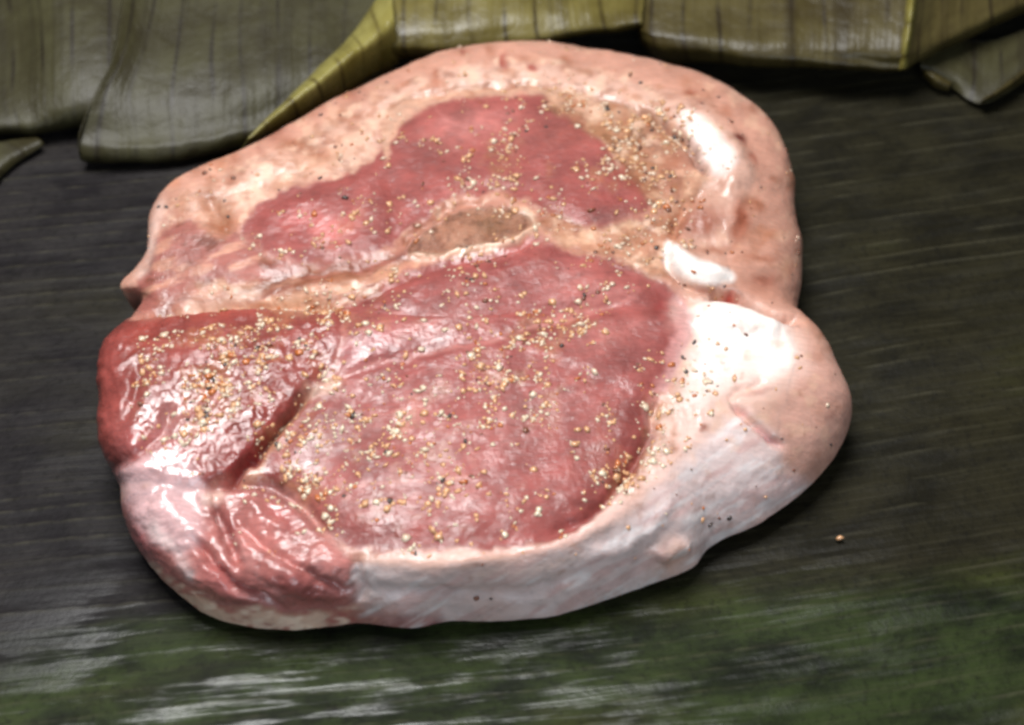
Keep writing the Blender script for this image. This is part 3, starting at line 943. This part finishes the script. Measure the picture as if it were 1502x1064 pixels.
# clean white fat faces, their clipped highlights painted into the colour as well
poly([(985,448),(1060,440),(1150,462),(1180,500),(1172,545),(1130,575),(1080,600),(1030,640),(985,670),(950,690),(958,640),(985,560),(1000,500)], S(228,196,184), 24, .8, .8)
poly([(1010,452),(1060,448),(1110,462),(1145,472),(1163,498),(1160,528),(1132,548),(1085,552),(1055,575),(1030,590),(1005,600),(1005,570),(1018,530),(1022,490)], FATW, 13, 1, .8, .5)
poly([(984,356),(1002,374),(1030,392),(1066,402),(1064,420),(1024,424),(990,402),(974,378)], S(226,190,174), 10, .8, .6)
poly([(1000,172),(1034,186),(1066,218),(1080,250),(1048,262),(1034,232),(1010,202)], S(230,200,188), 12, .8, .6)  # soft underlayer of the highlight painted on the fat roll
poly([(890,735),(940,690),(975,650),(1000,610),(1030,620),(1000,670),(950,725),(890,772),(820,800),(740,812),(650,822),(560,820),(600,812),(720,806),(820,788)], S(232,192,180), 7, .8)
poly([(1000,430),(1012,470),(1006,520),(985,570),(955,620),(948,600),(975,540),(985,480)], S(206,146,142), 8, .6)
poly([(178,700),(235,665),(292,692),(300,740),(290,800),(265,815),(225,775),(195,755)], S(222,182,182), 14, .85, 1, 1.0)
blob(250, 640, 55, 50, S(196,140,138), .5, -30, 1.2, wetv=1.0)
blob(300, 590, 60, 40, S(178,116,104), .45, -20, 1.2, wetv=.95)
poly([(255,862),(300,885),(345,902),(420,902),(480,900),(500,915),(430,935),(340,930),(270,900)], S(226,192,168), 8, .75, 1.2)
stroke([(225,760),(262,810),(285,850)], 8, S(240,214,210), .8)
poly([(512,838),(545,832),(548,880),(520,890)], S(232,212,208), 8, .8)
stroke([(1075,590),(1100,615),(1125,640),(1148,660)], 5, S(176,110,116), .85)
blob(985, 815, 28, 26, S(206,150,122), .8, -20, 1.0)
stroke([(700,846),(780,836),(860,816)], 7, S(206,170,152), .5)
stroke([(560,880),(660,872),(780,880)], 6, S(240,228,230), .5); stroke([(930,770),(985,742),(1010,720)], 4, S(200,150,150), .5)
# stains with a shape of their own on the rind
fleck = smooth(.20, .30, fbm(u / 10, v / 10, 401, 2)) * smooth(-.05, .2, n1)
rindzone = smooth(0, 10, np.minimum.reduce([SD[q] for q in SD]))
paint(fleck * rindzone, S(170, 112, 84), .38)
paint(smooth(-.1, .35, n3) * rindzone, S(216, 160, 138), .25)
stain = smooth(.02, .28, fbm(u / 55, v / 40, 411, 4)) * (.55 + 1.2 * n2)
paint(stain * rindzone * smooth(800, 640, v), S(160, 98, 66), .5)
paint(smooth(.1, .3, fbm(u / 22, v / 18, 415, 3)) * rindzone * smooth(800, 640, v), S(222, 178, 150), .4)
bl_ = smooth(12, -8, poly_sd(wu, wv, [(200,810),(245,848),(300,878),(345,898),(430,900),(505,896),(520,935),(430,945),(330,940),(255,905),(195,840)]))
paint(bl_ * smooth(-.02, .2, fbm(u / 26, v / 14, 451, 4)), S(168,92,86), .8)
paint(bl_ * smooth(.02, .22, fbm(u / 18, v / 11, 455, 3)), S(240,212,190), .8)
rr_ = np.random.default_rng(5)
cand = np.nonzero((rindzone > .6) & (facing.ravel() > 0) & (rid < NIN + NSD - 14) & (v < 640) & ~((u > 990) & (u < 1165) & (v > 440)) & ~((u > 955) & (u < 1085) & (v > 340) & (v < 435)) & ~((u > 1000) & (u < 1085) & (v > 165) & (v < 265)))[0]
for k_ in rr_.choice(cand, 46):
    sz = rr_.uniform(4, 13)
    blob(u[k_], v[k_], sz * rr_.uniform(.8, 1.8), sz, (S(150,84,52), S(132,60,40), S(176,112,80))[rr_.integers(0, 3)], rr_.uniform(.35, .8), rr_.uniform(-50, 50), 1.1)
fz_ = rindzone * smooth(700, 600, v) * (rid < NIN + 8) * smooth(1010, 960, u)
mo = fbm(u / 17, v / 13, 431, 4)
paint(fz_ * smooth(.06, .26, mo), S(170,112,84), .6)
paint(fz_ * smooth(-.06, -.26, mo), S(226,186,160), .65)
paint(fz_ * smooth(.12, .3, fbm(u / 30, v / 16, 435, 4)), S(130,72,46), .5)
stroke([(300,278),(318,300),(330,325),(336,345)], 9, S(140,80,48), .85, 1.2)
stroke([(270,452),(310,447),(350,440),(380,428)], 8, S(224,184,162), .8, .8)
stroke([(240,292),(224,335),(214,378),(198,412)], 9, S(226,192,178), .85, .4)  # pale highlight along the left skin edge, painted into the colour
for (x, y, rx, ry, c, a) in [(742,92,6,11,S(150,52,40),.85),(780,102,8,6,S(150,48,40),.85),(640,118,9,16,S(170,92,60),.6),(590,128,10,8,S(180,110,86),.4),(1012,142,10,8,S(146,70,44),.8),
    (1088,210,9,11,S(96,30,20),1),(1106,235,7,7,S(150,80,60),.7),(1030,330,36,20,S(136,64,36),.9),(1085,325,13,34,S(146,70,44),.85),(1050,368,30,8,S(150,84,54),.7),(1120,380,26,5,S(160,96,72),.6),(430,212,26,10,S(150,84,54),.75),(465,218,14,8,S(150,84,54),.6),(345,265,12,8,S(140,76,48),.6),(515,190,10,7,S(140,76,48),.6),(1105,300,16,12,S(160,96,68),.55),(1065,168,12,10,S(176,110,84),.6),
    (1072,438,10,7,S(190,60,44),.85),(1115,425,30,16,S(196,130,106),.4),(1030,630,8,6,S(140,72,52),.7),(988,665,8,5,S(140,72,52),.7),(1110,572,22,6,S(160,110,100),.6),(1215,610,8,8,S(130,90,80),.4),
    (255,268,10,8,S(200,130,96),.5),(320,330,16,12,S(150,84,52),.6),(925,140,18,6,S(186,128,104),.4),(1130,410,8,8,S(176,110,90),.5)]:
    blob(x, y, rx, ry, c, a, 0, .7, 1.3)
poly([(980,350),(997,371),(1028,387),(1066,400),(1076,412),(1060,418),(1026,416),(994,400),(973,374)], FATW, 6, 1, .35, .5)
poly([(996,172),(1028,186),(1058,212),(1078,244),(1070,258),(1048,262),(1036,234),(1014,204)], S(242,226,220), 9, .9, .5, .5)  # curved highlight on the fat roll's inner slope, painted in
fk = smooth(830, 760, v - (u - 900) * -.45) * 0 + smooth(14, -14, poly_sd(u, v, [(520,836),(640,842),(760,828),(860,798),(950,736),(1020,665),(1080,606),(1130,640),(1150,690),(1190,720),(1080,800),(1000,850),(850,905),(700,925),(560,925),(520,880)]))
al_ = u * .86 - v * .5; ac_ = u * .5 + v * .86
paint(fk * smooth(.02, .25, fbm(al_ / 70, ac_ / 11, 441, 4)), S(206,160,154), .55)
paint(fk * smooth(.05, .25, fbm(al_ / 50, ac_ / 9, 445, 4)), S(240,230,228), .6)
dry = np.clip(smooth(8, 22, np.minimum.reduce([SD[q] for q in SD])), 0, 1)
for (x, y, rx, ry, a) in [(540,510,70,35,.5),(650,490,80,30,.4),(440,680,50,35,.5),(740,375,60,14,.6),(620,740,100,30,.15),(450,320,70,30,.35),(240,400,30,40,.4),(260,640,70,60,.5),(360,750,40,50,.4)]:
    wet = wet + a * np.exp(-((wu - x) / rx) ** 2 - ((wv - y) / ry) ** 2)
wet = np.clip(wet + 0.5 * n1 + 0.7 * n2 + 0.3 * smooth(.12, .25, fbm(u / 8, v / 6, 341, 2)), 0, 1)
col = np.clip(col, 0.004, 0.92)

# ---------- where the rub lies, and the powder it leaves
dens = np.zeros(len(u))
for (x, y, rx, ry, a, r) in [
    (330,560,110,60,3.0,-25),(300,610,70,40,2.0,-25),(250,560,60,50,1.0,0),(460,700,60,35,3.2,-15),(520,650,90,50,1.2,-10),(600,640,120,60,1.1,-15),(780,560,60,50,2.4,40),(740,500,120,50,.9,-15),
    (760,250,120,70,1.5,0),(950,235,60,60,7.0,40),(870,160,60,20,3.0,15),(880,350,110,40,1.6,10),(480,340,110,40,1.4,-15),(560,470,120,40,1.3,-20),(700,400,120,30,1.0,-10),(620,740,160,50,1.1,-5),(900,640,60,80,1.0,20),
    (940,690,60,25,3.0,-48),(990,600,40,60,2.2,20),(480,440,80,20,2.0,-15),(420,600,40,40,1.8,-45),(850,480,110,60,1.0,-20),(700,640,260,150,.55,-10),(760,200,220,60,.6,0),(330,500,120,40,1.2,0),
    (400,650,40,40,1.2,0),(730,770,120,30,.6,-5),(640,560,200,60,.8,-15),(560,230,40,50,.5,0),(950,410,50,40,.8,0)]:
    a_ = math.radians(r); du, dv = u - x, v - y
    p = (du * math.cos(a_) + dv * math.sin(a_)) / rx; q = (-du * math.sin(a_) + dv * math.cos(a_)) / ry
    dens += a * np.exp(-(p * p + q * q))
dens *= smooth(-.25, .35, fbm(u / 28, v / 28, 501, 3)) + .05
dens[~on_top] = 0
paint(smooth(.25, 2.2, dens) * smooth(-.2, .25, n2 + n1), S(170, 112, 72), .42)
paint(smooth(.8, 3.0, dens) * smooth(0, .3, fbm(u / 9, v / 9, 521, 3)), S(120, 76, 48), .45)
col = np.clip(col, 0.004, 0.92)

# ---------- split into the parts one can tell apart
part = np.full(len(u), 0)                      # 0 fat
rind_sd = poly_sd(wu, wv, [(150,440),(195,290),(262,240),(440,155),(600,75),(760,45),(960,75),(1120,145),(1200,260),(1215,480),(1280,600),(1215,720),(1150,700),(1140,620),(1168,540),(1150,470),(1068,420),(1080,330),(1096,250),(1050,185),(980,142),(860,105),(740,98),(600,128),(440,208),(330,260),(262,292),(228,360),(215,440)], margin=60)
part[rind_sd < 0] = 1
flank_back = (sidef > 0.5) & ((tix < 300) | (tix > NTH - 20))
for i, k in enumerate(("eye", "upleft", "big", "left", "lobe")):
    part[(SD[k] < 0)] = 2 + i
tan_sd = poly_sd(wu, wv, [(795,320),(870,335),(960,318),(1005,292),(1000,330),(985,362),(968,402),(900,378),(840,358)], margin=30)
part[tan_sd < 0] = 0
tz_sd = poly_sd(wu, wv, [(790,140),(860,140),(935,162),(1004,206),(1034,248),(1024,285),(990,305),(950,300),(930,262),(900,222),(860,190)], margin=30)
st_sd = poly_sd(wu, wv, [(240,446),(310,430),(380,416),(450,408),(520,402),(590,384),(560,412),(505,442),(470,455),(400,450),(330,454),(240,462)], margin=30)
part[(tz_sd < 0) | (tan_sd < 0)] = 9
part[(st_sd < 0) & (part != 4) & (part != 5)] = 10
part[poly_sd(wu, wv, [(984,356),(1002,374),(1030,392),(1066,402),(1064,420),(1024,424),(990,402),(974,378)], margin=30) < 0] = 11
part[(np.hypot((u - 190) / 34, (v - 412) / 24) < 1) & (u < 222)] = 12
part[SD["bone"] < 7] = 8
part[SD["bone"] < 0] = 7
CENTRE = part.reshape(NTH, NR)[0, 10]
part2 = part.reshape(NTH, NR)
part2[:, :12] = CENTRE
# flank hidden from above keeps what lies at its outline
F = grid_faces(NTH, NR, wrap=True)
Vd = D.reshape(-1, 3); Nd = NRM.reshape(-1, 3)
fz = Vd[F]
nrm = np.cross(fz[:, 1] - fz[:, 0], fz[:, 3] - fz[:, 0])
agree = (nrm * Nd[F[:, 2]]).sum(1).mean()
if agree < 0:
    F = F[:, ::-1]
fp = part2.ravel()[F[:, 2]]
# colour along the axis column is averaged so the centre shows no star
c3 = col.reshape(NTH, NR, 3); c3[:, :3] = c3[:, 3:4].mean(0, keepdims=True); col = c3.reshape(-1, 3)

base = Vector(P(680, 560, 0.0))
steak = empty("pork_steak", base)
tag(steak, "thick raw bone-in pork steak with pale fat rim and spice rub", "pork steak")
PARTS = [("fat", M_FAT, "cream and white fat round the edge and between the muscles"), ("rind", M_RIND, "pinkish skin wrapping the back and right flank"),
         ("muscle", M_MUSCLE, "dark pink eye muscle behind the bone"), ("muscle", M_MUSCLE, "paler pink strip of meat by the skin flap"),
         ("muscle", M_MUSCLE, "largest red muscle in the middle, seasoned"), ("muscle", M_MUSCLE, "wet dark red muscle at the left end"),
         ("muscle", M_MUSCLE, "folded pink lobe at the lower left"), ("bone", M_BONE, "brownish cut bone shaped like a lens"),
         ("bone_rim", M_FAT, "thin cream line round the cut bone"), ("connective_tissue", M_FAT, "tan peppery tissue right of the eye muscle"),
         ("fat_seam", M_FAT, "streaky cream and brown seam left of the bone"), ("fat_curl", M_FAT, "bright white curl of fat above the notch"),
         ("skin_flap", M_RIND, "small pointed skin flap at the left end")]
SUB = {8: 7, 11: 0, 12: 1}                      # rim of the bone, curl of the fat, flap of the rind
made = {}
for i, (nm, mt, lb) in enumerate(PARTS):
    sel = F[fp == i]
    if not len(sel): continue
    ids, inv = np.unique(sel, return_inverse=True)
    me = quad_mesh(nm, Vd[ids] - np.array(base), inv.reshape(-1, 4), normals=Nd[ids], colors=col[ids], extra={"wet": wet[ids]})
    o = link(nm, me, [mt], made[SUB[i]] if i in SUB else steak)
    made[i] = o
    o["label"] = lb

# ------------------------------------------------------------------ seasoning
def grain_mesh(seed, squash):
    r = np.random.default_rng(seed)
    t = (1 + 5 ** .5) / 2
    V = np.array([(-1,t,0),(1,t,0),(-1,-t,0),(1,-t,0),(0,-1,t),(0,1,t),(0,-1,-t),(0,1,-t),(t,0,-1),(t,0,1),(-t,0,-1),(-t,0,1)], float)
    V /= np.linalg.norm(V, axis=1)[:, None]
    V *= (0.55 + 0.8 * r.random(12))[:, None]
    V *= np.array([1.0, 0.6 + 0.35 * r.random(), squash])
    Fc = np.array([(0,11,5),(0,5,1),(0,1,7),(0,7,10),(0,10,11),(1,5,9),(5,11,4),(11,10,2),(10,7,6),(7,1,8),(3,9,4),(3,4,2),(3,2,6),(3,6,8),(3,8,9),(4,9,5),(2,4,11),(6,2,10),(8,6,7),(9,8,1)])
    return V, Fc


SHAPES = [grain_mesh(50 + i, 0.42 + 0.06 * (i % 5)) for i in range(10)]
gd = D.reshape(NTH, NR, 3)
area = np.zeros((NTH, NR))
area[:, 1:] = np.linalg.norm(np.roll(gd, -1, 0) - gd, axis=2)[:, 1:] * np.linalg.norm(gd[:, 1:] - gd[:, :-1], axis=2)
wgt = dens * area.ravel(); wgt /= wgt.sum()
rimw = ((rindzone > .5) & (facing.ravel() > 0) & (rid < NIN + NSD - 8)) * area.ravel() * (smooth(-.1, .3, fbm(u / 40, v / 40, 511, 3)) + .08) * np.where((v > 780), .15, 1.0)
rimw /= rimw.sum()
MATS = [G_TAN, G_CREAM, G_ORANGE, G_BLACK, G_BROWN]
CNAME = ["tan", "cream", "orange", "black", "brown"]


def basis(n):
    n = n / np.linalg.norm(n)
    a = np.cross(n, [0.3, 0.9, 0.1]); a /= np.linalg.norm(a)
    b = np.cross(n, a)
    th = rng.random() * 6.283
    return np.stack([a * math.cos(th) + b * math.sin(th), -a * math.sin(th) + b * math.cos(th), n], 1)


LAND = [((690,180),"on the far edge of the eye muscle"),((620,245),"on the left half of the eye muscle"),((770,235),"in the middle of the eye muscle"),((870,275),"at the right end of the eye muscle"),
 ((915,185),"on brown tissue right of the eye muscle"),((990,235),"at the foot of the upper right fat roll"),((940,270),"on the brown tissue inside the right rim"),((985,310),"on the brown tissue above the fat curl"),((870,345),"on the pale tissue right of the bone"),((965,385),"beside the white fat curl"),((460,330),"on the meat left of the eye muscle"),
 ((460,425),"on the cream seam left of the bone"),((700,400),"just below the cut bone"),((560,470),"above the pale seam of the large muscle"),((860,440),"at the upper right of the large muscle"),
 ((330,490),"along the top edge of the left muscle"),((340,560),"in the middle of the left muscle"),((225,560),"at the outer end of the left muscle"),((270,640),"in the wet glare of the left muscle"),
 ((415,620),"along the deep crease"),((450,700),"at the lower left corner of the large muscle"),((560,600),"on the left part of the large muscle"),((680,570),"in the centre of the large muscle"),
 ((790,550),"right of centre on the large muscle"),((600,730),"along the lower left edge of the large muscle"),((740,720),"along the lower edge of the large muscle"),((880,620),"near the right edge of the large muscle"),
 ((955,690),"on the fat bordering the large muscle"),((1050,530),"on the bright white fat"),((400,250),"on the back rim, left half"),((760,105),"on the back rim, middle"),((1080,270),"on the skin of the right rim"),
 ((1150,640),"on the rounded right corner"),((350,800),"on the folded lower left lobe")]


def zone(x, y):
    return min(LAND, key=lambda q: (q[0][0] - x) ** 2 + (1.3 * (q[0][1] - y)) ** 2)[1]


seedv = rng.choice(len(u), 1250, p=wgt)
vi = []
for k0 in seedv:                                  # seasoning falls in little clumps
    i0, j0 = divmod(int(k0), NR)
    sp = min(14.0, 9.0 * NIN / max(j0, 12) * .22)
    for _ in range(1 + rng.poisson(1.9)):
        vi.append(((i0 + int(round(rng.normal() * sp * .8))) % NTH) * NR + int(np.clip(j0 + round(rng.normal() * 3.2), 8, NIN - 2)))
for (cx_, cy_, n_) in [(795,560,16),(785,595,14),(745,545,9),(565,640,10),(525,630,10),(455,710,22),(430,690,14),(330,575,26),(300,600,18),(370,560,14),(480,575,6),(620,660,10),(850,480,8),(895,635,5),(745,770,6),(600,690,7),(700,205,6),(760,245,12),(745,215,8),(930,255,14),(960,270,12),(880,705,14),(915,690,12),(640,745,7),(575,745,7),(220,555,8),(470,445,12),(520,440,10)]:
    dd = (u - cx_) ** 2 + (v - cy_) ** 2 + np.where(on_top, 0, 1e9)
    near = np.nonzero(dd < 17 ** 2)[0]
    if len(near):
        vi.extend(rng.choice(near, n_).tolist())
vi = np.array(vi)
vr = rng.choice(len(u), 260, p=rimw)
size = np.concatenate([np.clip(rng.lognormal(-0.58, 0.48, len(vi)), .2, 1.4), np.clip(rng.lognormal(-0.65, 0.4, len(vr)), .25, 1.0)]) * mm
cm_idx = np.concatenate([rng.choice(5, len(vi), p=[.46, .42, .07, .02, .03]), rng.choice(5, len(vr), p=[.26, .14, .16, .18, .26])])
allv = np.concatenate([vi, vr])
order = np.argsort(-size)
NBIG = 130
meshes = {}
placed = []
for q in order[:NBIG]:
    ci, sh = int(cm_idx[q]), int(rng.integers(0, len(SHAPES)))
    key = (ci, sh)
    if key not in meshes:
        Vg, Fg = SHAPES[sh]
        me = quad_mesh("spice_grain", Vg, Fg)
        me.materials.append(MATS[ci])
        meshes[key] = me
    k = allv[q]
    o = bpy.data.objects.new("spice_grain", meshes[key])
    scene.collection.objects.link(o)
    R = basis(Nd[k])
    from mathutils import Matrix
    Mx = Matrix(R.tolist()).to_4x4()
    o.matrix_world = Matrix.Translation(Vector(Vd[k] + Nd[k] * size[q] * .10)) @ Mx @ Matrix.Scale(float(size[q]), 4)
    placed.append((CNAME[ci], zone(u[k], v[k]), u[k], o))
ORD = ["leftmost", "second from left", "third from left", "fourth from left", "fifth from left", "sixth from left", "seventh from left", "eighth from left", "ninth from left", "tenth from left", "eleventh from left", "twelfth from left", "thirteenth from left", "fourteenth from left", "fifteenth from left", "sixteenth from left"]
for cn, zn in sorted({(a, b) for a, b, _, _ in placed}):
    row = sorted([(x, o) for a, b, x, o in placed if a == cn and b == zn], key=lambda q: q[0])
    for n_, (x, o) in enumerate(row):
        if len(row) == 1: lb = "coarse %s spice grain %s" % (cn, zn)
        elif len(row) == 2: lb = "%s coarse %s grain of two %s" % (("left", "right")[n_], cn, zn)
        else: lb = "%s coarse %s grain %s" % (ORD[min(n_, 15)] if n_ < len(row) - 1 else "rightmost", cn, zn)
        tag(o, lb, "spice grain", "coarse spice grains on the steak")
# the finer rub nobody could count
VV, FF, MI = [], [], []
off = 0
for q in order[NBIG:]:
    Vg, Fg = SHAPES[int(rng.integers(0, len(SHAPES)))]
    k = allv[q]
    R = basis(Nd[k])
    VV.append((Vg * size[q]) @ R.T + Vd[k] + Nd[k] * size[q] * .08); FF.append(Fg + off); MI.append(np.full(len(Fg), cm_idx[q])); off += 12
me = quad_mesh("seasoning", np.concatenate(VV), np.concatenate(FF))
for m_ in MATS: me.materials.append(m_)
me.polygons.foreach_set("material_index", np.concatenate(MI).astype(np.int32))
pass
o = link("seasoning", me)
tag(o, "fine tan and peppery rub sprinkled over the steak", "seasoning", kind="stuff")

# single crumb that fell on the leaf
me = quad_mesh("crumb", SHAPES[2][0], SHAPES[2][1]); me.materials.append(G_TAN)
o = link("crumb", me)
o.location = P(1232, 790, 0.0012); o.scale = (.0012,) * 3
tag(o, "lone tan crumb lying on the dark leaf right of the steak", "crumb")
